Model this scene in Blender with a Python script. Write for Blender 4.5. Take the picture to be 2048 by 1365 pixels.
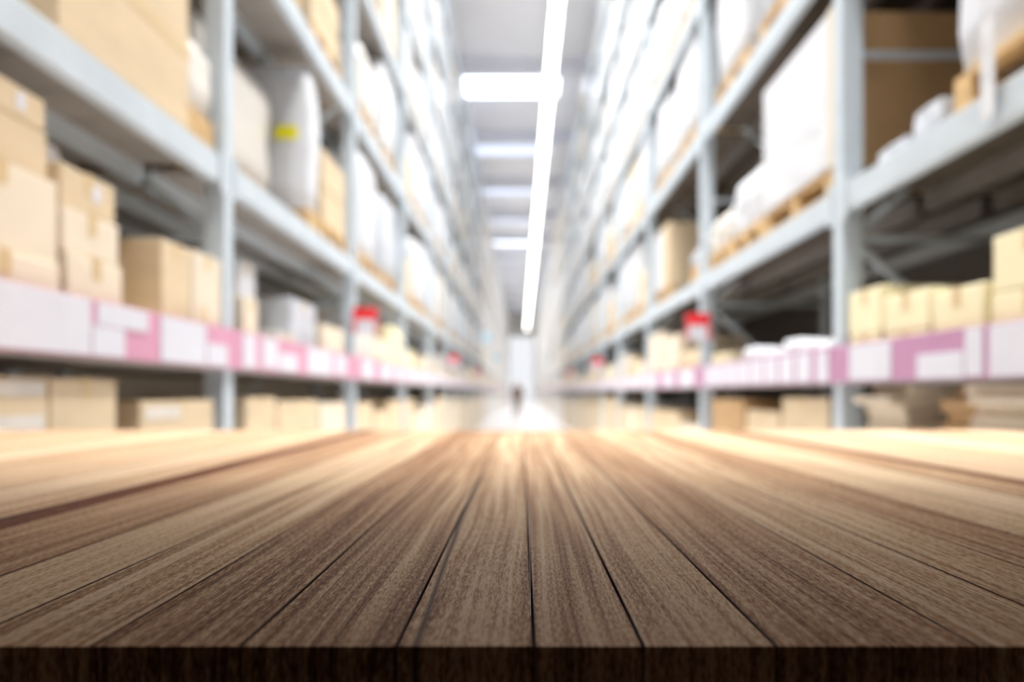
import bpy, bmesh, math, random
from mathutils import Vector, Matrix
random.seed(7)
SC = bpy.context.scene
for o in list(bpy.data.objects):
    bpy.data.objects.remove(o)

# ------------------------------------------------------------------ camera, light, exposure
F = 1500.0                     # focal length in pixels of the 2048 px wide frame
EYE = 1.2                      # lens height above the floor
VPX, VPY = 1042.0, 785.0       # where the aisle runs to
cd = bpy.data.cameras.new('camera')
cam = bpy.data.objects.new('camera', cd)
SC.collection.objects.link(cam)
cam.location = (0, 0, EYE)
cam.rotation_euler = (math.radians(90), 0, 0)
cd.sensor_fit = 'HORIZONTAL'
cd.sensor_width = 36.0
cd.lens = F / 2048 * 36
cd.shift_x = (1024 - VPX) / 2048
cd.shift_y = (VPY - 682.5) / 2048
cd.clip_start = 0.02
cd.clip_end = 200
cd.dof.use_dof = True
cd.dof.focus_distance = 0.38
cd.dof.aperture_fstop = 3.8
SC.camera = cam

SC.view_settings.view_transform = 'Standard'
SC.view_settings.look = 'None'
SC.view_settings.gamma = 1.0
SC.view_settings.use_curve_mapping = False
SC.view_settings.exposure = 0.27
LAMP = 8.0                    # radiance of the tube lamps
SKYL = 6.0                    # radiance of the roof lights
LAMP_W, LAMP_SPREAD = 33.0, 75.0      # downward light of each tube lamp's reflector
ROOF_W, ROOF_SPREAD = 880.0, 105.0    # fill light from the long roof panel added out of view
w = bpy.data.worlds.new('world')
SC.world = w
w.use_nodes = True
w.node_tree.nodes['Background'].inputs[0].default_value = (0.9, 0.95, 1, 1)
w.node_tree.nodes['Background'].inputs[1].default_value = 0.3

XL, XR = 1.43, 1.55            # distance of the two rack fronts from the camera line
BAY, Y0 = 2.79, 3.67           # bay length, depth of the first upright in view
NB = 10                        # bays built one by one on each side
YEND = 85.0
CEIL = EYE + 9.2
YREAR = -12.0                  # the hall goes on behind the lens, over the added shade shell

# ------------------------------------------------------------------ materials
def srgb(r, g, b):
    f = lambda c: (c / 255 / 12.92) if c / 255 <= 0.04045 else ((c / 255 + 0.055) / 1.055) ** 2.4
    return (f(r), f(g), f(b), 1)

def mat(name, col, rough=0.6, var=0.08, scale=6.0, metal=0.0, bump=0.0, spec=0.3, stretch=(1, 1, 1)):
    m = bpy.data.materials.new(name)
    m.use_nodes = True
    nt = m.node_tree
    b = nt.nodes['Principled BSDF']
    b.inputs['Roughness'].default_value = rough
    b.inputs['Metallic'].default_value = metal
    b.inputs['Specular IOR Level'].default_value = spec
    c = srgb(*col)
    tc = nt.nodes.new('ShaderNodeTexCoord')
    mp = nt.nodes.new('ShaderNodeMapping')
    mp.inputs['Scale'].default_value = stretch
    nz = nt.nodes.new('ShaderNodeTexNoise')
    nz.inputs['Scale'].default_value = scale
    nz.inputs['Detail'].default_value = 4
    rp = nt.nodes.new('ShaderNodeValToRGB')
    rp.color_ramp.elements[0].position = 0.3
    rp.color_ramp.elements[1].position = 0.7
    rp.color_ramp.elements[0].color = tuple(x * (1 - var) for x in c[:3]) + (1,)
    rp.color_ramp.elements[1].color = tuple(min(1, x * (1 + var)) for x in c[:3]) + (1,)
    L = nt.links.new
    L(tc.outputs['Object'], mp.inputs[0]); L(mp.outputs[0], nz.inputs['Vector'])
    L(nz.outputs['Fac'], rp.inputs[0]); L(rp.outputs[0], b.inputs['Base Color'])
    if bump:
        bp = nt.nodes.new('ShaderNodeBump')
        bp.inputs['Strength'].default_value = bump
        bp.inputs['Distance'].default_value = 0.02
        L(nz.outputs['Fac'], bp.inputs['Height']); L(bp.outputs[0], b.inputs['Normal'])
    return m

def emis(name, col, s):
    m = bpy.data.materials.new(name)
    m.use_nodes = True
    nt = m.node_tree
    nt.nodes.remove(nt.nodes['Principled BSDF'])
    e = nt.nodes.new('ShaderNodeEmission')
    e.inputs[0].default_value = srgb(*col)
    e.inputs[1].default_value = s
    nt.links.new(e.outputs[0], nt.nodes['Material Output'].inputs[0])
    return m

M = dict(
    steel=mat('galvanised_steel', (198, 209, 217), 0.45, 0.05, 9, spec=0.4),
    beam=mat('beam_paint', (196, 206, 213), 0.45, 0.06, 5, spec=0.4),
    deck=mat('deck_board', (165, 158, 150), 0.7, 0.10, 4),
    deck_dark=mat('dark_deck_board', (92, 82, 72), 0.8, 0.10, 4),  # right decks: shade of the undersides put into the board colour
    support=mat('deck_support_paint', (120, 115, 110), 0.6, 0.08, 4),  # right supports darkened in colour for the shade beneath the decks
    card=mat('cardboard', (216, 195, 162), 0.75, 0.06, 3, stretch=(1, 1, 4)),
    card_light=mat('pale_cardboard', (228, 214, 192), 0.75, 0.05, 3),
    card_brown=mat('brown_cardboard', (190, 155, 112), 0.75, 0.07, 3),
    cream=mat('cream_carton', (238, 228, 190), 0.6, 0.04, 3),
    wrap=mat('stretch_wrap', (218, 220, 224), 0.3, 0.05, 7, bump=0.6, spec=0.6),
    wrap_grey=mat('grey_stretch_wrap', (200, 205, 213), 0.3, 0.08, 7, bump=0.6, spec=0.6),
    wrap_warm=mat('warm_stretch_wrap', (220, 214, 205), 0.35, 0.06, 7, bump=0.5, spec=0.5),
    far_steel=mat('pale_racking_paint', (240, 242, 244), 0.5, 0.03, 5),  # far racking lightened in colour in place of more light
    far_wrap=mat('bright_stretch_wrap', (244, 244, 245), 0.4, 0.03, 5),  # far wrap: brighter light put into its colour
    pallet=mat('pallet_wood', (205, 172, 125), 0.8, 0.15, 8, stretch=(4, 1, 4)),
    white=mat('white_card', (216, 216, 224), 0.5, 0.02, 10),
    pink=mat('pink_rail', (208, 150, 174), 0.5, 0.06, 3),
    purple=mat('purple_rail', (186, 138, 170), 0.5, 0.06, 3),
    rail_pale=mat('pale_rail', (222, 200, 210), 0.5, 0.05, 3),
    red=mat('red_sign', (232, 50, 58), 0.45, 0.04, 5),
    yellow=mat('yellow_label', (250, 240, 40), 0.5, 0.02, 5),
    cyan=mat('pale_blue_sign', (205, 232, 246), 0.4, 0.03, 5),
    tape=mat('packing_tape', (212, 186, 142), 0.3, 0.04, 5),
    floor=mat('polished_concrete', (212, 211, 212), 0.32, 0.05, 1.2, spec=0.5),
    ceiling=mat('ceiling_sheet', (236, 238, 244), 0.7, 0.03, 1.0),
    purlin=mat('purlin_paint', (226, 229, 238), 0.6, 0.04, 2),
    wall=mat('wall_panel', (120, 112, 104), 0.8, 0.06, 1.0),
    wall_pale=mat('beige_wall_panel', (196, 182, 162), 0.8, 0.06, 1.0),
    wall_end=mat('end_wall_paint', (236, 235, 233), 0.8, 0.03, 1.0),
    wall_rear=mat('dark_wall_paint', (128, 116, 104), 0.85, 0.08, 1.0),
    housing=mat('lamp_housing', (225, 226, 228), 0.5, 0.02, 3),
    tube=emis('lamp_tube', (255, 252, 246), LAMP),
    skyl=emis('roof_light', (226, 236, 255), SKYL),
    daylight=emis('translucent_panel', (248, 250, 255), 0.8),
    daylight_rear=emis('rear_window_glazing', (250, 250, 252), 4.0),
    skyl_dim=emis('roof_light_dim', (222, 232, 255), 1.25),
    skyl_near=emis('roof_light_near', (250, 250, 255), 2.0),
    skin=mat('skin', (205, 160, 135), 0.55, 0.03, 10),
    hair=mat('hair', (58, 40, 28), 0.6, 0.15, 30),
    coat=mat('brown_coat', (112, 84, 66), 0.85, 0.12, 12),
    trousers=mat('dark_trousers', (96, 78, 50), 0.85, 0.10, 12),
    shoe=mat('shoe_leather', (50, 40, 34), 0.5, 0.1, 12),
)

# ------------------------------------------------------------------ helpers
def link(o):
    SC.collection.objects.link(o)
    return o

def tag(o, label=None, cat=None, group=None, kind=None):
    if label: o['label'] = label
    if cat: o['category'] = cat
    if group: o['group'] = group
    if kind: o['kind'] = kind
    return o

class MB:
    def __init__(s):
        s.bm = bmesh.new()
    def box(s, x0, x1, y0, y1, z0, z1, bev=0.0, seg=2):
        x0, x1 = min(x0, x1), max(x0, x1)
        r = bmesh.ops.create_cube(s.bm, size=1)
        vs = r['verts']
        for v in vs:
            v.co.x = x0 if v.co.x < 0 else x1
            v.co.y = y0 if v.co.y < 0 else y1
            v.co.z = z0 if v.co.z < 0 else z1
        if bev:
            es = {e for v in vs for e in v.link_edges}
            bmesh.ops.bevel(s.bm, geom=list(es), offset=bev, segments=seg, profile=0.5, affect='EDGES')
        return s
    def bar(s, p, q, w, h=None):
        p, q = Vector(p), Vector(q)
        h = h or w
        d = (q - p)
        r = bmesh.ops.create_cube(s.bm, size=1)
        rot = d.to_track_quat('Y', 'Z').to_matrix().to_4x4()
        m = Matrix.Translation((p + q) / 2) @ rot @ Matrix.Diagonal((w, d.length, h, 1))
        bmesh.ops.transform(s.bm, matrix=m, verts=r['verts'])
        return s
    def cyl(s, p, q, r0, r1=None, n=16):
        p, q = Vector(p), Vector(q)
        d = q - p
        r = bmesh.ops.create_cone(s.bm, cap_ends=True, segments=n, radius1=r0, radius2=r0 if r1 is None else r1, depth=d.length)
        rot = d.to_track_quat('Z', 'Y').to_matrix().to_4x4()
        bmesh.ops.transform(s.bm, matrix=Matrix.Translation((p + q) / 2) @ rot, verts=r['verts'])
        return s
    def mesh(s, name, m):
        me = bpy.data.meshes.new(name)
        bmesh.ops.recalc_face_normals(s.bm, faces=s.bm.faces)
        s.bm.to_mesh(me)
        s.bm.free()
        me.materials.append(m)
        return me
    def build(s, name, m, parent=None, smooth=False):
        me = s.mesh(name, m)
        if smooth:
            for p in me.polygons: p.use_smooth = True
        o = link(bpy.data.objects.new(name, me))
        if parent: o.parent = parent
        return o

def empty(name, loc=(0, 0, 0)):
    o = link(bpy.data.objects.new(name, None))
    o.location = loc
    o.empty_display_size = 0.2
    return o

def copy_tree(o, parent=None):
    c = o.copy()
    link(c)
    c.parent = parent
    for ch in o.children:
        copy_tree(ch, c)
    return c

ORD = ['first', 'second', 'third', 'fourth', 'fifth', 'sixth', 'seventh', 'eighth', 'ninth', 'tenth', 'eleventh']
def X_of(side): return -XL if side == 'left' else XR
def sgn(side): return -1 if side == 'left' else 1
def depth_at(side, px):        # depth on the rack front seen at picture column px
    return abs(X_of(side)) * F / abs(px - VPX)

# ------------------------------------------------------------------ the hall
def struct(o):
    o['kind'] = 'structure'
    return o
WX = 3.9
struct(MB().box(-WX, WX, YREAR, YEND + 0.3, -0.2, 0.0).build('floor', M['floor']))
struct(MB().box(-WX, WX, YREAR, YEND + 0.3, CEIL, CEIL + 0.2).build('ceiling', M['ceiling']))
struct(MB().box(-WX - 0.2, -WX, YREAR, YEND + 0.3, -0.2, CEIL + 0.2).build('wall_left', M['wall_pale']))
struct(MB().box(WX, WX + 0.2, YREAR, YEND + 0.3, -0.2, CEIL + 0.2).build('wall_right', M['wall']))
struct(MB().box(-WX, WX, YEND, YEND + 0.3, 0, CEIL).build('wall_end', M['wall_end']))
struct(MB().box(-WX, WX, YREAR - 0.2, YREAR, 0, CEIL).build('wall_rear', M['wall_end']))
# unseen dark shell added to shade the table front: back, sides, flat roof
struct(MB().box(-WX, WX, -3.2, -3.0, 0, EYE + 0.86).build('wall_office', M['wall_rear']))
struct(MB().box(-1.55, -1.50, -3.0, 0.78, 0, EYE + 0.78).build('wall_office_left', M['wall_rear']))
struct(MB().box(1.60, 1.65, -3.0, 0.78, 0, EYE + 0.78).build('wall_office_right', M['wall_rear']))
struct(MB().box(-WX, WX, -3.0, 0.78, EYE + 0.78, EYE + 0.86).box(-1.36, 1.46, 0.78, 1.00, EYE + 0.78, EYE + 0.86).build('ceiling_office', M['wall_rear']))
# tall glowing panel added on the end wall to whiten the far end
struct(MB().box(-1.35, 1.45, YEND - 0.04, YEND - 0.001, 0.02, 7.5, 0.005).build('window_1', M['daylight']))
# high glowing panel added on the rear wall to brighten faces towards the lens
struct(MB().box(-3.4, 3.4, YREAR + 0.001, YREAR + 0.05, 3.2, 9.4, 0.005).build('window_2', M['daylight_rear']))
# roof beams across the hall, one mesh per beam would be a run of equal trims
k = 0
yy = -8.0
while yy < YEND:
    if 1.0 < yy < 15:
        yy += 5.75; continue
    o = struct(MB().box(-WX, WX, yy - 0.12, yy + 0.12, CEIL - 0.45, CEIL).build('trim_%d' % (k + 1), M['purlin']))
    yy += 5.75; k += 1
# roof lights between the beams
sk_y = [22.5 + 5.75 * i for i in range(8)] + [8.2]  # last one is an unseen long panel added to light the near end
for i, y in enumerate(sk_y):
    t = empty('roof_light', (0, y, CEIL))
    bright = i in (0, 4, 6) or i > 7
    hl = 6.0 if i > 7 else 0.66
    MB().box(-2.6, 1.2 if i < 8 else 2.6, -hl - 0.09, hl + 0.09, -0.03, 0.0).build('frame', M['housing'], t)
    MB().box(-2.5, 1.1 if i < 8 else 2.5, -hl, hl, -0.05, -0.03).build('glazing', M['skyl_near'] if i > 7 else M['skyl'] if bright else M['skyl_dim'], t)
    tag(t, ('bright white' if bright else 'pale bluish') + ' roof light in the hall ceiling, ' + (ORD[i] + ' along the aisle' if i < 8 else 'a long one above the frame'), 'roof light', 'roof lights across the ceiling')

# ------------------------------------------------------------------ tube lamps hung in one line over the aisle
LH = 6.9
lx = 0.093 * LH
lt = empty('tube_lamp', (lx, 0, EYE + LH))
MB().box(-0.03, 0.03, -0.78, 0.78, 0.06, 0.12).build('housing', M['housing'], lt)
MB().box(-0.085, 0.085, -0.73, 0.73, -0.05, 0.058, 0.02).build('tube', M['tube'], lt)
for hy in (-0.6, 0.6):
    MB().bar((0, hy, 0.12), (0, hy, CEIL - EYE - LH), 0.015).build('hanger', M['housing'], lt)
def down_light(name, sx, sy, watts, spread, parent, z, col):
    l = bpy.data.lights.new(name, 'AREA'); l.shape = 'RECTANGLE'; l.size = sx; l.size_y = sy
    l.energy = watts; l.spread = math.radians(spread); l.color = col
    o = link(bpy.data.objects.new(name, l)); o.parent = parent; o.location = (0, 0, z)
    return o
down_light('lamp_light', 0.12, 1.4, LAMP_W, LAMP_SPREAD, lt, -0.06, (1, 0.985, 0.96))
down_light('daylight', 4.8, 11.6, ROOF_W, ROOF_SPREAD, t, -0.07, (0.97, 0.985, 1))  # added fill light under the long unseen panel
n = 0
y = -8.0
while y < 83:
    o = lt if n == 0 else copy_tree(lt)
    o.location = (lx, y, EYE + LH)
    vis = n - 13
    if vis < 10 and vis >= 0:
        lab = 'bright tube lamp over the aisle, ' + ORD[vis] + ' of the row from the top of the photo'
        grp = 'tube lamps over the aisle'
    elif vis < 0:
        lab, grp = 'bright tube lamp over the aisle, ahead of the first one in the photo', 'tube lamps overhead of the table'
    else:
        lab, grp = 'bright tube lamp over the aisle in the far merging part of the row', 'far tube lamps'
    tag(o, lab, 'lamp', grp)
    y += 1.72; n += 1

# ------------------------------------------------------------------ racks
TOPS = {'left': [1.13, 2.48, 3.80, 4.95, 6.10, 7.25], 'right': [1.00, 2.28, 3.50, 4.70, 5.90, 7.10]}
STRIP = {'left': (0.116, 0.306), 'right': (0.046, 0.222)}
BT = 0.13                      # beam height
RD = 1.15                      # rack depth
RTOP = 8.0

def frame_meshes(side, r=None, y=0.0):
    """two posts and the lacing of one upright frame, as separate parts"""
    s = sgn(side); X = abs(X_of(side))
    H = RTOP + EYE
    MB().box(s * X, s * (X + 0.10), y - 0.05, y + 0.05, 0.012, H).build('post', M['steel'], r)
    MB().box(s * (X + RD - 0.1), s * (X + RD), y - 0.05, y + 0.05, 0.012, H).build('post', M['steel'], r)
    MB().box(s * (X - 0.02), s * (X + 0.13), y - 0.07, y + 0.07, 0, 0.012).build('foot_plate', M['steel'], r)
    MB().box(s * (X + RD - 0.13), s * (X + RD + 0.02), y - 0.07, y + 0.07, 0, 0.012).build('foot_plate', M['steel'], r)
    b = MB()
    z = 0.15
    flip = False
    while z < H - 1.0:
        a, c = s * (X + 0.06), s * (X + RD - 0.06)
        b.bar((a, y, z), (c, y, z), 0.03)
        b.bar((c if flip else a, y, z), (a if flip else c, y, z + 0.9), 0.03)
        flip = not flip
        z += 0.9
    b.build('lacing', M['steel'], r)

def make_rack(side):
    r = empty('pallet_rack')
    s = sgn(side); X = abs(X_of(side))
    frame_meshes(side, r)
    y0, y1 = 0.052, BAY - 0.052
    for t in TOPS[side]:
        z = EYE + t
        # a stepped box beam: taller back web, lip along the top and end connectors
        MB().box(s * (X + 0.005), s * (X + 0.055), y0, y1, z - BT, z, 0.006).box(s * (X - 0.008), s * (X + 0.005), y0, y0 + 0.05, z - BT - 0.04, z + 0.03) \
            .box(s * (X - 0.008), s * (X + 0.005), y1 - 0.05, y1, z - BT - 0.04, z + 0.03).build('beam', M['beam'], r)
        MB().box(s * (X + RD - 0.055), s * (X + RD - 0.005), y0, y1, z - BT, z, 0.006).build('beam', M['beam'], r)
        d = MB()
        nb = 9
        for i in range(nb):
            a = y0 + 0.02 + (y1 - y0 - 0.04) * i / nb
            d.box(s * (X + 0.055), s * (X + RD - 0.055), a + 0.006, a + (y1 - y0 - 0.04) / nb - 0.006, z - 0.035, z - 0.012)
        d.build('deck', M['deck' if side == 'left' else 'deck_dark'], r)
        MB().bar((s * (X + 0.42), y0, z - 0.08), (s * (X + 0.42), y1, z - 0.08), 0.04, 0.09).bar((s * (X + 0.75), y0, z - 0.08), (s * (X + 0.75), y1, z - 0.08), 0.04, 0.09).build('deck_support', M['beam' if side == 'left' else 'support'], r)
    # the picking shelf at hand height and its coloured price rail
    a, b = STRIP[side]
    z = EYE + a + 0.03
    MB().box(s * (X + 0.005), s * (X + RD), y0, y1, z - 0.04, z, 0.004).build('shelf', M['deck'], r)
    return r

FIRST = Y0 - BAY
racks = {}
for side in ('left', 'right'):
    proto = make_rack(side)
    for i in range(NB):
        r = proto if i == 0 else copy_tree(proto)
        r.location = (0, FIRST + BAY * i, 0)
        tag(r, 'pale grey steel pallet rack bay, %s from the table along the %s side' % (ORD[i], side), 'rack', 'pallet rack bays along the %s side of the aisle' % side)
        racks[side, i] = r
# price rails: a board along the shelf edge in each bay, part of its rack
def price_rail(side, i, m):
    s = sgn(side); X = abs(X_of(side)); a, b = STRIP[side]
    MB().box(s * (X - 0.028), s * (X - 0.012), 0.002, BAY - 0.002, EYE + a, EYE + b, 0.003).build('price_rail', M[m], racks[side, i])
for side in ('left', 'right'):
    for i in range(NB):
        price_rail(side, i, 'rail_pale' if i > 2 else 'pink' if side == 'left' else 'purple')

# rest of the racking far down the aisle
for side in ('left', 'right'):
    s = sgn(side); X = abs(X_of(side))
    b = MB(); y = FIRST + BAY * NB
    ys = y
    while y < YEND - 2:
        b.box(s * X, s * (X + 0.1), y - 0.05, y + 0.05, 0, EYE + RTOP)
        b.box(s * (X + RD - .1), s * (X + RD), y - 0.05, y + 0.05, 0, EYE + RTOP)
        y += BAY
    ye = y - BAY
    for t in TOPS[side]:
        b.box(s * X, s * (X + 0.05), ys, ye, EYE + t - BT, EYE + t)
        b.box(s * (X + 0.05), s * (X + RD), ys, ye, EYE + t - 0.04, EYE + t - 0.012)
    a, c = STRIP[side]
    b.box(s * X, s * (X + RD), ys, ye, EYE + a - .01, EYE + a + .03)
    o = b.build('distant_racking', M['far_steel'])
    tag(o, 'grey steel racking merging in the far end of the aisle, %s side' % side, 'racking', kind='stuff')
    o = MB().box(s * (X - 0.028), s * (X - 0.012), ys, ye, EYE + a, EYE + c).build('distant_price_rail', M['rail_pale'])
    tag(o, 'blurred pink price rail in the far end of the aisle, %s side' % side, 'price rail', kind='stuff')
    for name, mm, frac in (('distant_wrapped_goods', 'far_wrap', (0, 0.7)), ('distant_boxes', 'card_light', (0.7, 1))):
        rnd = random.Random(5 if side == 'left' else 9)
        b = MB()
        gaps = [a + 1.10, TOPS[side][0] - a - 0.20] + [q_ - p_ - 0.15 for p_, q_ in zip(TOPS[side], TOPS[side][1:])] + [0.9]
        for t, H in zip([-1.198, a + 0.032] + [t_ + 0.002 for t_ in TOPS[side]], gaps):
            yb_ = ys
            while yb_ < ye - 0.1:
                y = yb_ + 0.08
                while y < yb_ + BAY - 0.75:
                    L = min(rnd.uniform(0.7, 1.0), yb_ + BAY - 0.08 - y); h = H * rnd.uniform(0.7, 0.98); q = rnd.random()
                    if t < 0.5: q = 0.3 + q
                    if frac[0] <= q < frac[1] or (frac[1] == 1 and q >= 1):
                        b.box(s * (X + 0.04), s * (X + 1.0), y, y + L, EYE + t, EYE + t + h)
                    y += L + rnd.uniform(0.03, 0.10)
                yb_ += BAY
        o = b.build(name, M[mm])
        tag(o, ('white wrapped goods' if mm == 'far_wrap' else 'tan boxes') + ' crowding the far end of the racks, %s side' % side, 'goods', kind='stuff')

# ------------------------------------------------------------------ goods
def wrapped_mesh(dx, dy, h, rnd):
    """a film-wrapped load: rounded, slightly bulged and creased"""
    bm = bmesh.new()
    bmesh.ops.create_cube(bm, size=1)
    bmesh.ops.subdivide_edges(bm, edges=bm.edges[:], cuts=5, use_grid_fill=True)
    ph = [rnd.uniform(0, 6.28) for _ in range(6)]
    for v in bm.verts:
        x, y, z = v.co.x * 2, v.co.y * 2, v.co.z * 2
        k = 1 - 0.035 * (abs(x) ** 6 + abs(y) ** 6 + abs(z) ** 6 - 1) * 0.5
        wv = 0.012 * math.sin(5 * z + ph[0] + 3 * x) + 0.012 * math.sin(4 * y + ph[1] - 3 * z)
        bul = 0.02 * (1 - z * z)
        v.co = Vector((x * dx / 2 * (k - 0.02 + bul + wv), y * dy / 2 * (k - 0.02 + bul + wv), (z + 1) / 2 * h))
    bmesh.ops.recalc_face_normals(bm, faces=bm.faces)
    return bm

def pallet_bm(dx, dy):
    b = MB()
    n = 5
    for i in range(n):
        x = -dx / 2 + (dx - 0.1) * i / (n - 1)
        b.box(x, x + 0.1, -dy / 2, dy / 2, 0.122, 0.144)
    for y in (-dy / 2, -0.05, dy / 2 - 0.1):
        b.box(-dx / 2, dx / 2, y, y + 0.1, 0.1, 0.122)
        for x in (-dx / 2, -0.07, dx / 2 - 0.14):
            b.box(x, x + 0.14, y, y + 0.1, 0.022, 0.1)
    for x in (-dx / 2, -0.05, dx / 2 - 0.1):
        b.box(x, x + 0.1, -dy / 2, dy / 2, 0, 0.022)
    return b

def make_load(dx, dy, h, m, rnd, kind='wrap'):
    """a loaded pallet: base at the origin"""
    if kind == 'wrap':
        r = empty('wrapped_pallet')
        bm = wrapped_mesh(dx, dy, h - 0.146, rnd)
        me = bpy.data.meshes.new('wrapped_load'); bm.to_mesh(me); bm.free()
        me.materials.append(M[m])
        for p in me.polygons: p.use_smooth = True
        o = link(bpy.data.objects.new('wrapped_load', me)); o.parent = r; o.location = (0, 0, 0.146)
    else:
        r = empty('boxed_pallet')
        b = MB()
        nl = max(2, round((h - 0.15) / 0.32)); hh = (h - 0.146) / nl
        for l in range(nl):
            for j in (0, 1):
                b.box(-dx / 2 + 0.01, dx / 2 - 0.01, -dy / 2 + dy / 2 * j + 0.006, -dy / 2 + dy / 2 * (j + 1) - 0.006, 0.147 + l * hh, 0.147 + (l + 1) * hh - 0.008, 0.008, 1)
        o = b.build('carton_stack', M[m], r)
    pallet_bm(dx, dy).build('pallet', M['pallet'], r)
    return r

rnd = random.Random(3)
PROTO = []
for dy, h, m, kd in ((0.80, 0.98, 'wrap', 'wrap'), (0.80, 0.86, 'wrap', 'wrap'), (0.95, 0.97, 'wrap_grey', 'wrap'), (1.15, 0.94, 'wrap', 'wrap'),
                     (0.78, 0.74, 'wrap_warm', 'wrap'), (0.85, 0.95, 'card_light', 'box'), (0.80, 0.62, 'card', 'box'), (0.82, 1.08, 'wrap', 'wrap'), (0.95, 1.00, 'wrap_warm', 'wrap')):
    PROTO.append([make_load(0.96, dy, h, m, rnd, kd), dy, h, m, kd, False])

TIER = ['lowest upper tier', 'second upper tier', 'third upper tier', 'fourth upper tier', 'fifth upper tier', 'top tier']
LOOK = {'wrap': 'white wrapped', 'wrap_grey': 'greyish wrapped', 'wrap_warm': 'off-white wrapped', 'card_light': 'pale boxed', 'card': 'tan boxed'}
def put_load(pi, side, i, tier, y, t, pos):
    P = PROTO[pi]
    o = P[0] if not P[5] else copy_tree(P[0])
    P[5] = True
    s = sgn(side)
    o.location = (s * (abs(X_of(side)) + 0.04 + 0.48), y, EYE + t + 0.003)
    tag(o, '%s pallet, %s, %s bay, %s rack, %s in that bay' % (LOOK[P[3]], TIER[tier], ORD[i], side, pos), 'pallet load',
        'pallet loads on the %s rack' % side)
    return o

POS = {2: ['nearer', 'farther'], 3: ['nearest', 'middle', 'farthest']}
for side in ('left', 'right'):
    for i in range(NB):
        ys = FIRST + BAY * i
        for tier, t in enumerate(TOPS[side]):
            if t / (ys + BAY) > 0.60: continue          # far above the frame
            if tier == 0 and (i <= 2 if side == 'right' else i <= 1): continue      # laid out one by one below
            cand = [rnd.choice((0, 0, 1, 1, 2, 0, 4, 6 if tier == 0 else 1, 3) if tier > 1 else (7, 7, 0, 8, 2, 4, 6, 7)) for _ in range(3)]
            if rnd.random() < 0.12: cand[1] = 5
            tot = sum(PROTO[c][1] for c in cand)
            if tot > BAY - 0.25:
                cand = cand[:2]; tot = sum(PROTO[c][1] for c in cand)
            gap = (BAY - 0.12 - tot) / (len(cand) + 1)
            y = ys + 0.06 + gap
            for c, pos in zip(cand, POS[len(cand)]):
                dy = PROTO[c][1]
                put_load(c, side, i, tier, y + dy / 2, t, pos)
                y += dy + gap

def box_thing(side, ya, yb, H0, H1, m, label, cat='box', set_back=0.0, depth=0.6, name='cardboard_box', stickers=(), tape=True, group=None, dx=0.0, bev=0.008):
    """carton with tape and stickers; the front face is on the rack front, moved in by set_back"""
    s = sgn(side); X = abs(X_of(side)) + 0.012 + set_back
    yc = (ya + yb) / 2
    r = empty(name, (s * X, yc, EYE + H0))
    L = yb - ya; h = H1 - H0
    b = MB().box(0, s * depth, -L / 2, L / 2, 0, h, bev)
    b.build('body', M[m], r)
    if tape:
        MB().box(-s * 0.0012, s * depth, -0.025, 0.025, h, h + 0.0015).box(-s * 0.0015, 0, -0.025, 0.025, h - 0.07, h + 0.0015).build('tape', M['tape'], r)
    for (f0, f1, g0, g1, mm) in stickers:
        MB().box(-s * 0.002, s * 0.0, -L / 2 + L * f0, -L / 2 + L * f1, h * g0, h * g1).build('label', M[mm], r)
    tag(r, label, cat, group)
    return r

# ---- left rack, hand height shelf, first bay in view: stacks of cartons
A = STRIP['left'][0] + 0.031
def lz(px): return depth_at('left', px)
def rz(px): return depth_at('right', px)
gL = 'cartons on the left hand-height shelf'
box_thing('left', lz(-120), lz(128), A, 0.40, 'card_light', 'pale tan carton at the bottom of the tallest stack beside the left frame edge', group=gL)
box_thing('left', lz(-115), lz(136), 0.402, 0.66, 'card_light', 'pale tan carton in the middle of the tallest stack on the left shelf', set_back=0.02, group=gL, stickers=((0.3, .42, .35, .7, 'white'),))
box_thing('left', lz(-130), lz(122), 0.662, 0.80, 'card', 'flat tan carton second from the top of the tallest left stack', set_back=0.03, group=gL)
box_thing('left', lz(-125), lz(118), 0.802, 0.90, 'card', 'flat tan carton on top of the tallest stack on the left shelf', set_back=0.03, group=gL, stickers=((0.72, .8, .3, .8, 'white'),))
box_thing('left', lz(143), lz(252), A, 0.45, 'card_light', 'pale carton at the bottom of the two-box stack on the left shelf', group=gL)
box_thing('left', lz(140), lz(250), 0.452, 0.60, 'card_light', 'pale carton in the middle of the second stack on the left shelf', set_back=0.01, group=gL)
box_thing('left', lz(142), lz(248), 0.602, 0.735, 'card', 'tan carton on top of the second stack on the left shelf', set_back=0.02, group=gL, stickers=((0.55, .7, .4, .8, 'white'),))
for q, (yy, xx) in enumerate(((lz(165), 0.10), (lz(205), 0.18))):
    o = MB().cyl((-XL - xx, yy, EYE + 0.736 + 0.036), (-XL - xx - 0.5, yy + 0.05, EYE + 0.736 + 0.036), 0.036).build('white_roll', M['white'], smooth=False)
    tag(o, 'white roll lying on the second carton stack, ' + ('nearer' if q == 0 else 'farther') + ' of two', 'roll', 'white rolls on cartons')
box_thing('left', lz(262), lz(318), A, 0.52, 'card_brown', 'brown carton set back between the stacks on the left shelf', set_back=0.25, depth=0.5, group=gL)
box_thing('left', lz(330), lz(388), A, 0.62, 'card', 'upright tan carton left of the last carton before the first upright', group=gL)
box_thing('left', lz(391), lz(448), A, 0.63, 'card_light', 'upright pale carton against the first left upright', group=gL, stickers=((.2, .5, .3, .5, 'card'),))
box_thing('left', lz(262), lz(330), A, 0.30, 'card_light', 'low pale carton in front of the brown one on the left shelf', group=gL, depth=0.22)
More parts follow.
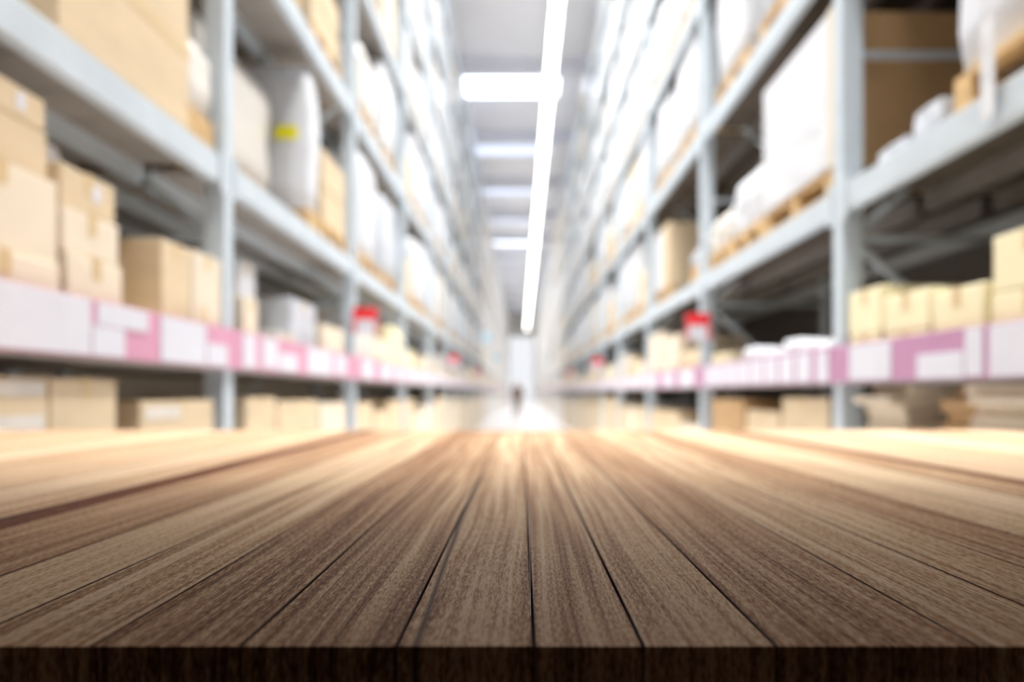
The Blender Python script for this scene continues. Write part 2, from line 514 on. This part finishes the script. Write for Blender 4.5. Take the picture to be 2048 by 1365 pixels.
# lower level, standing on floor pallets
gB = 'large cartons below the left shelf'
def low(side, xa, xb, H1, m, label, f=lz, **kw):
    return box_thing(side, f(xa), f(xb), -EYE + 0.001, H1, m, label, depth=kw.pop('depth', 0.8), **kw)
low('left', -140, 105, 0.045, 'card', 'large tan carton under the left price rail at the frame edge', group=gB, stickers=((0.45, .95, .955, .99, 'wrap_warm'), (0.5, .95, .87, .91, 'wrap_warm')))
low('left', 108, 240, 0.045, 'card', 'large tan carton, second under the left price rail', group=gB)
low('left', 288, 432, -0.035, 'card', 'lower tan carton with pale sticker under the rail before the first left upright', group=gB, stickers=((.05, .5, .94, .98, 'wrap_warm'),))
low('left', 498, 556, -0.03, 'card', 'tan carton below the rail just past the first left upright', group=gB)
low('left', 560, 640, -0.055, 'card', 'broad tan carton below the rail in the middle of the second left bay', group=gB)
low('left', 645, 694, -0.08, 'card_light', 'pale carton below the rail before the second left upright', group=gB)
# upper level of the first two left bays
o = box_thing('left', lz(125), lz(383), 1.132, 2.30, 'card', 'huge tan carton above the left beam beside the first upright', depth=1.0, group='big goods on the left beam', tape=False, name='large_carton')
MB().box(0.0015, -0.0, -0.46, 0.46, 0.30, 0.36).build('seam', M['tape'], o)
MB().box(0.0015, -0.0, -0.46, 0.46, 0.80, 0.84).build('seam', M['tape'], o)

def free_load(side, ya, yb, t, H1, m, label, kind='wrap', back=0.045, dx=0.96, seed=1, group=None):
    s = sgn(side)
    r = make_load(dx, yb - ya, H1 - t, m, random.Random(seed), kind)
    r.location = (s * (abs(X_of(side)) + back + dx / 2), (ya + yb) / 2, EYE + t + 0.003)
    tag(r, label, 'pallet load', group or 'pallet loads on the %s rack' % side)
    return r
T0 = 1.13
free_load('left', 3.29, 3.60, T0, 1.58, 'wrap_warm', 'low off-white wrapped load between the huge carton and first left upright', seed=2)
free_load('left', 3.80, 4.95, T0, 1.95, 'wrap_warm', 'off-white wrapped load just past the first left upright', back=0.22, dx=0.9, seed=4)
r = free_load('left', 5.22, 5.50, T0, 2.27, 'wrap', 'tall white wrapped load with a bright yellow label facing the table', seed=5)
MB().box(0.24, 0.40, -0.150, -0.140, 0.63, 0.72).build('label', M['yellow'], r)
free_load('left', 5.62, 6.33, T0, 1.84, 'card', 'stack of tan cartons behind the tall load with yellow label', 'box', seed=6)
# goods in the second left bay on the hand-height shelf
gM = 'mixed goods on the left shelf past the first upright'
for (xa, xb, H1, m, sb, lab) in (
        (492, 520, 0.50, 'card_light', 0.0, 'pale carton right behind the first left upright'),
        (524, 556, 0.74, 'wrap', 0.12, 'tall white carton past the first left upright'),
        (557, 590, 0.60, 'card', 0.28, 'tan carton set back in the second left bay'),
        (558, 600, 0.36, 'wrap_warm', 0.0, 'low off-white carton in front of the tan one'),
        (602, 648, 0.62, 'wrap_grey', 0.05, 'greyish carton in the middle of the second left bay'),
        (652, 690, 0.50, 'card_light', 0.0, 'pale carton near the second left upright')):
    box_thing('left', lz(xa), lz(xb), A, H1, m, lab, set_back=sb, depth=0.5 if not (sb == 0.0 and xa == 558) else 0.24, group=gM)

# ---- right rack: first bay in view
B = STRIP['right'][0] + 0.031
gR = 'cream cartons on the right shelf'
box_thing('right', rz(2140), rz(1976), B, 0.325, 'cream', 'cream carton at the bottom of the two-high stack by the right frame edge', group=gR, depth=0.7)
box_thing('right', rz(2135), rz(1978), 0.327, 0.512, 'cream', 'cream carton on top of the stack by the right frame edge', group=gR, depth=0.7)
box_thing('right', rz(1960), rz(1858), B, 0.375, 'cream', 'cream carton next to the two-high stack on the right shelf', group=gR)
box_thing('right', rz(1850), rz(1764), B, 0.245, 'cream', 'lower cream carton of the middle pair on the right shelf', group=gR)
box_thing('right', rz(1852), rz(1762), 0.247, 0.405, 'cream', 'upper cream carton of the middle pair on the right shelf', group=gR)
box_thing('right', rz(1754), rz(1694), B, 0.26, 'cream', 'lower cream carton against the first right upright', group=gR)
box_thing('right', rz(1756), rz(1692), 0.262, 0.468, 'cream', 'upper cream carton against the first right upright', group=gR)
# flat packs on the right below the rail
def flat_stack(side, xa, xb, f, top, n0, th, m, lab, grp, back=0.0, seed=1):
    r_ = random.Random(seed)
    z = -EYE + 0.145
    s = sgn(side)
    # pallet on the floor
    p = pallet_bm(0.9, f(xb) - f(xa)).build('wooden_pallet', M['pallet'])
    p.location = (s * (abs(X_of(side)) + 0.02 + back + 0.45), (f(xa) + f(xb)) / 2, 0.0)
    tag(p, 'wooden pallet on the floor under ' + lab, 'pallet', 'pallets on the floor')
    n = n0
    z1 = top - n * th
    o = MB().box(0, s * 0.85, f(xa) + 0.03, f(xb) - 0.03, z, z1 - 0.003, 0.006, 1).build('cardboard_box', M[m])
    o.location = (s * (abs(X_of(side)) + 0.05 + back), 0, EYE)
    tag(o, 'big carton under the flat ones of ' + lab, 'box', 'cartons under the flat stacks')
    for q in range(n):
        zb, zt = z1 + q * th, z1 + (q + 1) * th
        j = r_.uniform(-0.07, 0.07) if q else 0
        o = MB().box(0, s * 0.85, f(xa) + 0.04 + j * 0.5, f(xb) - 0.04 + j * 0.5, zb, zt - 0.004, 0.004, 1).build('flat_pack', M[m])
        o.location = (s * (abs(X_of(side)) + 0.02 + back + r_.uniform(0, 0.09)), 0, EYE)
        fromtop = n - 1 - q
        where = 'topmost' if fromtop == 0 else ORD[fromtop] + ' from the top'
        tag(o, 'flat carton, ' + where + ' in ' + lab, 'flat carton', 'flat cartons below the right rail')
flat_stack('right', 2150, 1900, rz, 0.03, 5, 0.036, 'card_light', 'the wide stack by the right frame edge', '', seed=3)
flat_stack('right', 1892, 1792, rz, 0.025, 4, 0.05, 'card_brown', 'the set-back brown stack', '', back=0.12, seed=4)
flat_stack('right', 1784, 1694, rz, 0.03, 5, 0.042, 'card_light', 'the stack beside the first right upright', '', seed=5)
# upper level right, first bay
TR = 1.00
free_load('right', 1.75, 2.76, TR, 2.11, 'wrap', 'white wrapped load high at the right frame edge', seed=8)
o = MB().box(XR - 0.020, XR - 0.012, 2.43, 2.50, EYE + 0.90, EYE + 1.22, 0.003).build('film_flap', M['wrap'])
tag(o, 'loose strip of white film hanging over the right beam', 'film strip')
for q, (ya, yb, h) in enumerate(((2.86, 3.06, 0.13), (3.12, 3.36, 0.07))):
    bm = wrapped_mesh(0.3, yb - ya, h, random.Random(20 + q))
    me = bpy.data.meshes.new('film_bundle'); bm.to_mesh(me); bm.free(); me.materials.append(M['wrap_grey'])
    o = link(bpy.data.objects.new('film_bundle', me)); o.location = (XR + 0.2, (ya + yb) / 2, EYE + TR)
    tag(o, 'crumpled grey film bundle on the right beam, ' + ('beside the wrapped load' if q == 0 else 'nearest the first upright'), 'film bundle', 'film bundles on the right beam')
# second right bay
r = empty('boxed_pallet', (XR + 0.03, 4.33, EYE + TR + 0.003))
MB().box(0.02, 1.0, -0.53, 0.53, 0.146, 0.93, 0.01).build('carton', M['card_brown'], r)
MB().box(-0.012, 0.018, -0.50, 0.53, 0.15, 0.94, 0.012).build('film_sheet', M['wrap'], r)
MB().box(-0.010, 0.022, -0.545, -0.49, 0.146, 0.95, 0.006).build('corner_guard', M['card_light'], r)
p = pallet_bm(1.0, 1.06).build('pallet', M['pallet'], r); p.location = (0.5, 0, 0)
tag(r, 'brown carton load under white film just past the first right upright', 'pallet load', 'pallet loads on the right rack')
free_load('right', 4.95, 5.66, TR, 1.52, 'wrap', 'low white wrapped load in the middle of the second right bay', seed=10)
free_load('right', 5.72, 6.34, TR, 1.40, 'wrap_warm', 'lowest off-white wrapped load before the second right upright', seed=11)
# third right bay
r = empty('boxed_pallet', (XR + 0.03, 8.42, EYE + TR + 0.003))
MB().box(0.0, 0.95, -0.36, 0.36, 0.146, 0.83, 0.01).build('carton', M['card'], r)
MB().box(-0.012, 0.0, -0.10, 0.36, 0.15, 0.80, 0.004).build('film_sheet', M['wrap'], r)
p = pallet_bm(1.0, 0.72).build('pallet', M['pallet'], r); p.location = (0.5, 0, 0)
tag(r, 'single tan carton load in the third right bay, dark gap before it', 'pallet load', 'pallet loads on the right rack')
free_load('right', 6.62, 7.05, TR, 1.30, 'wrap_grey', 'small greyish wrapped load just past the second right upright', seed=12)
# shelf goods second right bay
gW = 'white packages on the right shelf past the first upright'
xs = [1655, 1622, 1590, 1560, 1530, 1505, 1480]
for q in range(6):
    ya, yb = rz(xs[q]), rz(xs[q + 1])
    bm = wrapped_mesh(0.3, (yb - ya) * 0.96, 0.19 + 0.02 * (q % 3), random.Random(40 + q))
    me = bpy.data.meshes.new('white_package'); bm.to_mesh(me); bm.free(); me.materials.append(M['wrap'])
    for p in me.polygons: p.use_smooth = True
    o = link(bpy.data.objects.new('white_package', me)); o.location = (XR + 0.17, (ya + yb) / 2, EYE + B)
    tag(o, 'soft white package on the right shelf, %s past the first upright' % ORD[q], 'package', gW)
box_thing('right', rz(1530), rz(1440), B, 0.36, 'card_brown', 'brown carton behind the white packages on the right shelf', set_back=0.45, depth=0.5)
box_thing('right', rz(1450), rz(1422), B, 0.30, 'cream', 'small cream carton before the second right upright', depth=0.4)
low('right', 1652, 1560, -0.03, 'card', 'tan carton below the rail just past the first right upright', f=rz, group='large cartons below the right rail')
low('right', 1555, 1490, -0.12, 'card', 'lower tan carton below the rail in the middle of the second right bay', f=rz, group='large cartons below the right rail')
low('right', 1484, 1420, -0.05, 'card_brown', 'brown carton below the rail before the second right upright', f=rz, group='large cartons below the right rail')

for P_ in PROTO:
    if not P_[5]:
        for c_ in list(P_[0].children): bpy.data.objects.remove(c_)
        bpy.data.objects.remove(P_[0])

# ---- generic shelf boxes farther on
bx_proto = {}
def small_box(side, y, L, base, h, m, label, grp, depth=0.7):
    key = (side, round(L, 1), round(h, 1), m)
    s = sgn(side)
    if key not in bx_proto:
        o = MB().box(0, s * depth, -round(L, 1) / 2, round(L, 1) / 2, 0, round(h, 1), 0.01, 1).build('cardboard_box', M[m])
        bx_proto[key] = o
    else:
        o = link(bx_proto[key].copy())
    o.location = (s * (abs(X_of(side)) + 0.02), y, EYE + base)
    tag(o, label, 'box', grp)
rnd = random.Random(11)
CN = {'card': 'tan', 'card_light': 'pale tan', 'wrap_warm': 'off-white', 'cream': 'cream', 'card_brown': 'brown'}
for side in ('left', 'right'):
    for i in range(2, NB):
        ys = FIRST + BAY * i + 0.1
        for lev, base, hs in (('on the shelf', STRIP[side][0] + 0.031, (0.3, 0.4, 0.5, 0.6)), ('below the rail', -EYE + 0.001, (1.1, 1.0, 1.1, 0.9))):
            wd = (BAY - 0.2) / 3
            for j in range(3):
                L = rnd.choice((0.7, 0.8, 0.8))
                h = rnd.choice(hs)
                m = rnd.choice(('card', 'card_light', 'card_light', 'wrap_warm', 'cream') if base > 0 else ('card', 'card_light', 'card_light', 'card'))
                small_box(side, ys + wd * (j + 0.5), L, base, h, m, '%s carton %s, %s bay of the %s rack, %s of three' % (CN[m], lev, ORD[i], side, POS[3][j]), 'cartons in the %s rack' % side)

# ------------------------------------------------------------------ price cards on the rails
def price_card(side, ya, yb, g0, g1, label, red=False):
    s = sgn(side); X = abs(X_of(side)); a, b = STRIP[side]
    z0, z1 = a + (b - a) * g0, a + (b - a) * g1
    o = MB().box(s * (X - 0.032), s * (X - 0.0285), ya, yb, EYE + z0, EYE + z1, 0.001, 1).build('price_card', M['white'])
    tag(o, label, 'price card', 'white price cards on the %s rail' % side)
C = [('left', -90, 163, .03, .98, 'largest white price card on the left rail at the frame edge'),
     ('left', 166, 232, .03, .55, 'white price card low on the left rail, above and below its larger neighbours'),
     ('left', 176, 280, .57, .97, 'white price card high on the left rail under the second carton stack'),
     ('left', 306, 398, .03, .97, 'tall white price card on the left rail below the upright cartons'),
     ('left', 401, 442, .03, .55, 'small white price card low on the left rail before the first upright'),
     ('left', 474, 500, .05, .95, 'narrow white price card over the first left upright'),
     ('left', 514, 545, .10, .95, 'white price card on the left rail past the first upright'),
     ('left', 548, 585, .05, .60, 'white price card low on the left rail, second bay'),
     ('left', 606, 655, .05, .95, 'broad white price card in the middle of the second left bay'),
     ('left', 664, 684, .10, .90, 'white price card before the second left upright'),
     ('right', 2140, 1998, .03, .97, 'large white price card on the right rail at the frame edge'),
     ('right', 1984, 1948, .05, .97, 'narrow white price card on the purple right rail under the two-high stack'),
     ('right', 1945, 1850, .03, .55, 'white price card low on the purple right rail'),
     ('right', 1796, 1712, .05, .95, 'white price card on the right rail beside the first upright'),
     ('right', 1668, 1645, .03, .90, 'small white price card just past the first right upright')]
for side, xa, xb, g0, g1, lab in C:
    f = lz if side == 'left' else rz
    price_card(side, f(xa), f(xb), g0, g1, lab)
xs = [1636, 1600, 1566, 1536, 1508, 1482, 1458, 1436, 1416]
for q in range(8):
    price_card('right', rz(xs[q]) + 0.02, rz(xs[q + 1]) - 0.03, .05, .92, 'white price card on the right rail, %s below the soft white packages' % ORD[q])
rnd = random.Random(21)
for side in ('left', 'right'):
    for i in range(2, NB):
        ys = FIRST + BAY * i
        for j in range(3):
            a = ys + 0.15 + j * 0.9
            price_card(side, a, a + rnd.uniform(0.45, 0.7), .05, .92, 'white price card on the %s rail, %s bay, %s of three' % (side, ORD[i], POS[3][j]))

# ------------------------------------------------------------------ flag signs on the uprights
def flag_sign(side, k, label):
    y = Y0 + BAY * k - 0.075
    s = sgn(side); X = abs(X_of(side))
    H0, H1 = (0.50, 0.72) if side == 'left' else (0.45, 0.67)
    off = 0.0 if side == 'left' else 0.06
    r = empty('flag_sign', (s * X, y, EYE + H0))
    xa, xb = s * off, -s * (0.21 - off)
    h = H1 - H0
    MB().box(xa, xb, -0.006, 0.006, 0, h, 0.002, 1).build('panel', M['white'], r)
    MB().box(xa, xb, -0.009, -0.0062, h * 0.55, h).build('red_band', M['red'], r)
    MB().box(xa, xa - s * 0.025, -0.009, -0.0062, 0.0, h * 0.55).build('red_border', M['red'], r)
    MB().box(xb, xb + s * 0.02, -0.009, -0.0062, 0.0, h * 0.55).build('red_border', M['red'], r)
    MB().box(s * 0.0, s * 0.06, 0.006, 0.0245, h * 0.4, h * 0.6).build('bracket', M['steel'], r)
    tag(r, label, 'sign', 'red aisle signs on the uprights')
for side in ('left', 'right'):
    for k, nm in ((1, 'nearest'), (4, 'second'), (7, 'third')):
        flag_sign(side, k, 'red and white flag sign on a %s upright, %s along the aisle' % (side, nm))
for k, X2, H in ((6, -0.92, 1.47), (9, -0.92, 1.32)):
    y = Y0 + BAY * k - 0.08
    r = empty('round_sign', (X2, y, EYE + H))
    MB().cyl((0, -0.01, 0), (0, 0.01, 0), 0.17, n=32).build('disc', M['cyan'], r)
    MB().bar((-0.16, 0, 0), (-(XL - 0.92) - 0.03, 0.0, 0), 0.02).build('arm', M['steel'], r)
    tag(r, 'pale blue round sign held out from the left rack, ' + ('nearer' if k == 6 else 'farther') + ' of two', 'sign', 'pale blue round signs')

# ------------------------------------------------------------------ person walking far down the aisle
def skin_body(name, verts, edges, m, parent, sub=2):
    me = bpy.data.meshes.new(name)
    me.from_pydata([v[0] for v in verts], edges, [])
    o = link(bpy.data.objects.new(name, me))
    o.parent = parent
    sm = o.modifiers.new('skin', 'SKIN'); sm.use_smooth_shade = True
    for i, v in enumerate(verts):
        r = v[1]
        me.skin_vertices[0].data[i].radius = r if isinstance(r, tuple) else (r, r)
    me.skin_vertices[0].data[0].use_root = True
    s2 = o.modifiers.new('sub', 'SUBSURF'); s2.levels = 1; s2.render_levels = sub
    me.materials.append(m)
    return o
P = empty('person', (-0.17, 35.0, 0))
V = [((0, 0, .92), (.15, .11)), ((0, 0, 1.1), (.13, .10)), ((0, 0, 1.28), (.16, .11)), ((0, 0, 1.40), (.12, .09)), ((0, 0, 1.48), .05), ((0, -.01, 1.54), .055), ((0, -.01, 1.62), .085), ((0, 0, 1.68), .06),
     ((-.18, 0, 1.38), .055), ((-.23, .03, 1.12), .042), ((-.22, -.08, .90), .032), ((-.21, -.12, .83), .03),
     ((.18, 0, 1.38), .055), ((.23, -.03, 1.12), .042), ((.22, .10, .92), .032), ((.21, .14, .85), .03),
     ((-.09, -.02, .84), .085), ((-.10, -.14, .48), .06), ((-.10, -.18, .10), .042), ((-.10, -.30, .04), .035),
     ((.09, .02, .84), .085), ((.10, .06, .48), .06), ((.10, .24, .13), .042), ((.10, .14, .05), .035)]
E = [(0, 1), (1, 2), (2, 3), (3, 4), (4, 5), (5, 6), (6, 7), (3, 8), (8, 9), (9, 10), (10, 11), (3, 12), (12, 13), (13, 14), (14, 15), (0, 16), (16, 17), (17, 18), (18, 19), (0, 20), (20, 21), (21, 22), (22, 23)]
skin_body('body', V, E, M['skin'], P)
cv = [((0, 0, .80), (.19, .15)), ((0, 0, 1.1), (.16, .13)), ((0, 0, 1.28), (.19, .14)), ((0, 0, 1.41), (.13, .11)),
      ((-.19, 0, 1.38), .072), ((-.235, .03, 1.12), .058), ((-.225, -.07, .92), .048), ((.19, 0, 1.38), .072), ((.235, -.03, 1.12), .058), ((.225, .09, .94), .048)]
skin_body('coat', cv, [(0, 1), (1, 2), (2, 3), (3, 4), (4, 5), (5, 6), (3, 7), (7, 8), (8, 9)], M['coat'], P)
tv = [((0, 0, .93), (.16, .12)), ((-.095, -.02, .80), .10), ((-.10, -.14, .48), .075), ((-.10, -.18, .14), .06), ((.095, .02, .80), .10), ((.10, .06, .48), .075), ((.10, .23, .17), .06)]
skin_body('trousers', tv, [(0, 1), (1, 2), (2, 3), (0, 4), (4, 5), (5, 6)], M['trousers'], P)
hv = [((0, .02, 1.70), .075), ((0, .055, 1.62), .085), ((0, .05, 1.54), .06)]
skin_body('hair', hv, [(0, 1), (1, 2)], M['hair'], P)
skin_body('shoe', [((-.10, -.16, .05), .05), ((-.10, -.30, .035), .04)], [(0, 1)], M['shoe'], P, 1)
skin_body('shoe', [((.10, .26, .08), .05), ((.10, .13, .045), .045)], [(0, 1)], M['shoe'], P, 1)
for sx in (-1, 1):
    for f in range(4):
        b0 = Vector((sx * .21, -.125 + (0 if sx < 0 else .27), .82 + (0 if sx < 0 else .02)))
        off = Vector((0, -.022 + .015 * f, 0))
        skin_body('finger', [(tuple(b0 + off), .010), (tuple(b0 + off + Vector((0, -.004, -.04))), .009), (tuple(b0 + off + Vector((-sx * .01, -.004, -.075 + .006 * abs(f - 1)))), .008)], [(0, 1), (1, 2)], M['skin'], P, 1)
    b0 = Vector((sx * .205, -.145 + (0 if sx < 0 else .27), .84))
    skin_body('thumb', [(tuple(b0), .011), (tuple(b0 + Vector((-sx * .02, -.025, -.03))), .010), (tuple(b0 + Vector((-sx * .02, -.03, -.055))), .009)], [(0, 1), (1, 2)], M['skin'], P, 1)
tag(P, 'person in a brown coat and dark trousers walking far down the aisle', 'person')

# ------------------------------------------------------------------ the plank table in front
HT = 0.0963                    # lens above table top
ZF, ZB = HT * F / 508.0, HT * F / 76.0
TW = 1.37
TH = 0.030
TZ = EYE - HT
TVX = 1035.0                   # planks run towards this column
def wood_material():
    m = bpy.data.materials.new('plank_wood')
    m.use_nodes = True
    nt = m.node_tree; N = nt.nodes; L = nt.links.new
    b = N['Principled BSDF']
    tc = N.new('ShaderNodeTexCoord')
    at = N.new('ShaderNodeAttribute'); at.attribute_name = 'plank'
    # shift the texture for each plank
    sep = N.new('ShaderNodeSeparateColor'); L(at.outputs['Color'], sep.inputs[0])
    cmb = N.new('ShaderNodeCombineXYZ')
    mu = N.new('ShaderNodeMath'); mu.operation = 'MULTIPLY'; mu.inputs[1].default_value = 40; L(sep.outputs[2], mu.inputs[0])
    L(mu.outputs[0], cmb.inputs[1]); L(mu.outputs[0], cmb.inputs[2])
    add = N.new('ShaderNodeVectorMath'); add.operation = 'ADD'; L(tc.outputs['Object'], add.inputs[0]); L(cmb.outputs[0], add.inputs[1])
    # slow sideways waviness so lines are not ruled
    wmap = N.new('ShaderNodeMapping'); wmap.inputs['Scale'].default_value = (6, 2.2, 2); L(add.outputs[0], wmap.inputs[0])
    wn = N.new('ShaderNodeTexNoise'); wn.inputs['Scale'].default_value = 1; wn.inputs['Detail'].default_value = 1; L(wmap.outputs[0], wn.inputs['Vector'])
    wm = N.new('ShaderNodeMath'); wm.operation = 'MULTIPLY_ADD'; wm.inputs[1].default_value = 0.02; wm.inputs[2].default_value = -0.01; L(wn.outputs['Fac'], wm.inputs[0])
    wc = N.new('ShaderNodeCombineXYZ'); L(wm.outputs[0], wc.inputs[0])
    add2 = N.new('ShaderNodeVectorMath'); add2.operation = 'ADD'; L(add.outputs[0], add2.inputs[0]); L(wc.outputs[0], add2.inputs[1])
    def noise(sx, sy, det, rough=0.5, sz=1.0):
        mp = N.new('ShaderNodeMapping'); mp.inputs['Scale'].default_value = (sx, sy, sz); L(add2.outputs[0], mp.inputs[0])
        n_ = N.new('ShaderNodeTexNoise'); n_.inputs['Scale'].default_value = 1; n_.inputs['Detail'].default_value = det
        n_.inputs['Roughness'].default_value = rough
        L(mp.outputs[0], n_.inputs['Vector'])
        return n_.outputs['Fac']
    g1 = noise(105, 1.3, 4, 0.6)        # broad bands
    g2 = noise(420, 3.0, 3, 0.6)       # fine lines
    g3 = noise(1300, 170, 2, 0.6, 230)  # pores and fibre speckle
    def madd(a, k, c):
        n_ = N.new('ShaderNodeMath'); n_.operation = 'MULTIPLY_ADD'; n_.inputs[1].default_value = k
        L(a, n_.inputs[0])
        if isinstance(c, float): n_.inputs[2].default_value = c
        else: L(c, n_.inputs[2])
        return n_.outputs[0]
    f = madd(g1, 0.5, madd(g2, 0.9, madd(g3, 1.0, -1.2)))
    f = madd(sep.outputs[0], 0.9, f)      # tone of the plank
    f = madd(f, 1.0, 0.02)
    rp = N.new('ShaderNodeValToRGB')
    e = rp.color_ramp.elements
    e[0].position = 0.12; e[0].color = srgb(72, 42, 25)
    e[1].position = 0.92; e[1].color = srgb(232, 213, 184)
    x = e.new(0.36); x.color = srgb(144, 102, 68)
    x = e.new(0.56); x.color = srgb(198, 166, 130)
    L(f, rp.inputs[0])
    # reddish heartwood on a few planks
    mx = N.new('ShaderNodeMix'); mx.data_type = 'RGBA'; mx.blend_type = 'MULTIPLY'
    L(sep.outputs[1], mx.inputs['Factor']); L(rp.outputs[0], mx.inputs['A']); mx.inputs['B'].default_value = srgb(186, 138, 112)
    # one long wandering crack in the plank left of the middle
    CR = [(831, 1292), (861, 1212), (884, 1144), (903, 1092), (921, 1039), (940, 1001), (959, 963), (974, 937), (987, 903)]
    pts = []
    for px, py in CR:
        d_ = HT * F / (py - VPY); pts.append(((d_ - ZF) / 1.2, ((px - VPX) * d_ / F + 0.15) / 0.25))
    pos = N.new('ShaderNodeSeparateXYZ'); L(tc.outputs['Object'], pos.inputs[0])
    def mth(op, a, b2=None, c=None):
        n_ = N.new('ShaderNodeMath'); n_.operation = op
        for k_, v_ in enumerate((a, b2, c)):
            if v_ is None: continue
            if isinstance(v_, (int, float)): n_.inputs[k_].default_value = v_
            else: L(v_, n_.inputs[k_])
        return n_.outputs[0]
    ty = mth('DIVIDE', mth('SUBTRACT', pos.outputs[1], ZF), 1.2)
    fc = N.new('ShaderNodeFloatCurve'); L(ty, fc.inputs['Value'])
    cu = fc.mapping.curves[0]
    cu.points[0].location = pts[0]; cu.points[1].location = pts[-1]
    for p_ in pts[1:-1]: cu.points.new(*p_)
    fc.mapping.update()
    tx = mth('DIVIDE', mth('ADD', pos.outputs[0], 0.15), 0.25)
    dist = mth('ABSOLUTE', mth('SUBTRACT', mth('ADD', tx, mth('MULTIPLY', wm.outputs[0], 0.6)), fc.outputs[0]))
    wdt = mth('MULTIPLY_ADD', g1, 0.022, 0.0)
    ck = mth('MINIMUM', mth('DIVIDE', dist, wdt), 1.0)
    ck = mth('MAXIMUM', ck, mth('MULTIPLY', mth('SUBTRACT', ty, 0.42), 8.0))
    ck = mth('MAXIMUM', ck, 0.05); ck = mth('MINIMUM', ck, 1.0)
    ck = mth('MULTIPLY', ck, at.outputs['Alpha'])      # dark joints between planks
    m2 = N.new('ShaderNodeMix'); m2.data_type = 'RGBA'
    L(ck, m2.inputs['Factor']); m2.inputs['A'].default_value = srgb(62, 26, 10); L(mx.outputs['Result'], m2.inputs['B'])
    L(m2.outputs['Result'], b.inputs['Base Color'])
    b.inputs['Roughness'].default_value = 0.58
    b.inputs['Specular IOR Level'].default_value = 0.06
    bp = N.new('ShaderNodeBump'); bp.inputs['Strength'].default_value = 0.35; bp.inputs['Distance'].default_value = 0.0006
    L(f, bp.inputs['Height']); L(bp.outputs[0], b.inputs['Normal'])
    return m
wood = wood_material()
seams = [-7400, -6900, -6300, -5650, -5200, -4700, -4200, -3700, -3250, -2850, -2450, -2060, -1660, -1338, -1051, -882, -397, -101, 181, 481, 793, 1068, 1287, 1552, 1955, 2240, 2497, 2803, 3093, 3450, 3794, 3926,
         4350, 4700, 5150, 5600, 6050, 6500, 7000, 7450]
tone = {-1051: (.30, .95), -882: (.52, .25), -397: (.62, 0), -101: (.58, 0), 181: (.40, .1), 481: (.43, 0), 793: (.56, .05), 1068: (.54, .1), 1287: (.56, .05), 1552: (.50, .2), 1955: (.58, 0), 2240: (.56, 0),
        2497: (.48, .2), 2803: (.66, 0), 3093: (.72, 0), 3794: (.28, .95), 3926: (.75, .2)}
bm = bmesh.new()
lay = bm.loops.layers.float_color.new('plank')
rt = random.Random(2)
for a, b_ in zip(seams[:-1], seams[1:]):
    xa, xb = (a - VPX) / F * ZF, (b_ - VPX) / F * ZF
    xa, xb = max(xa, -TW), min(xb, TW)
    if xb - xa < 0.01: continue
    g = 0.0004 if a not in (-101, 2240) else 0.0001
    t0, t1 = tone.get(a, (rt.uniform(.5, .8), rt.choice((0, .1, .2))))
    old = set(bm.faces)
    r = bmesh.ops.create_cube(bm, size=1)
    vs = r['verts']
    dz = rt.uniform(0, 0.0002)
    for v in vs:
        v.co = Vector((xa + g if v.co.x < 0 else xb - g, ZF if v.co.y < 0 else ZB, TZ - dz if v.co.z > 0 else TZ - TH))
    es = list({e for v in vs for e in v.link_edges if abs(e.verts[0].co.y - e.verts[1].co.y) > 0.5})
    bmesh.ops.bevel(bm, geom=es, offset=0.0005, segments=2, profile=0.5, affect='EDGES')
    q = rt.random()
    bm.faces.ensure_lookup_table()
    bm.normal_update()
    for f_ in bm.faces:
        if f_ not in old:
            for lp in f_.loops: lp[lay] = (t0, t1, q, 0.0 if abs(f_.normal.x) > 0.3 else 1.0)
me = bpy.data.meshes.new('tabletop')
bm.to_mesh(me); bm.free(); me.materials.append(wood)
T = empty('plank_table', (0, 0, 0))
tt = link(bpy.data.objects.new('tabletop', me)); tt.parent = T
# leg frame under it
u = MB()
u.box(-TW + 0.1, TW - 0.1, ZF + 0.10, ZF + 0.14, TZ - TH - 0.11, TZ - TH).box(-TW + 0.1, TW - 0.1, ZB - 0.14, ZB - 0.10, TZ - TH - 0.11, TZ - TH)
u.box(-TW + 0.1, -TW + 0.14, ZF + 0.14, ZB - 0.14, TZ - TH - 0.11, TZ - TH).box(TW - 0.14, TW - 0.1, ZF + 0.14, ZB - 0.14, TZ - TH - 0.11, TZ - TH)
u.build('apron', wood, T)
for sx in (-1, 1):
    for yy in (ZF + 0.10, ZB - 0.18):
        MB().box(sx * (TW - 0.18), sx * (TW - 0.10), yy, yy + 0.08, 0, TZ - TH - 0.0, 0.004).build('leg', wood, T)
tag(T, 'broad plank table of brown wood filling the foreground', 'table')
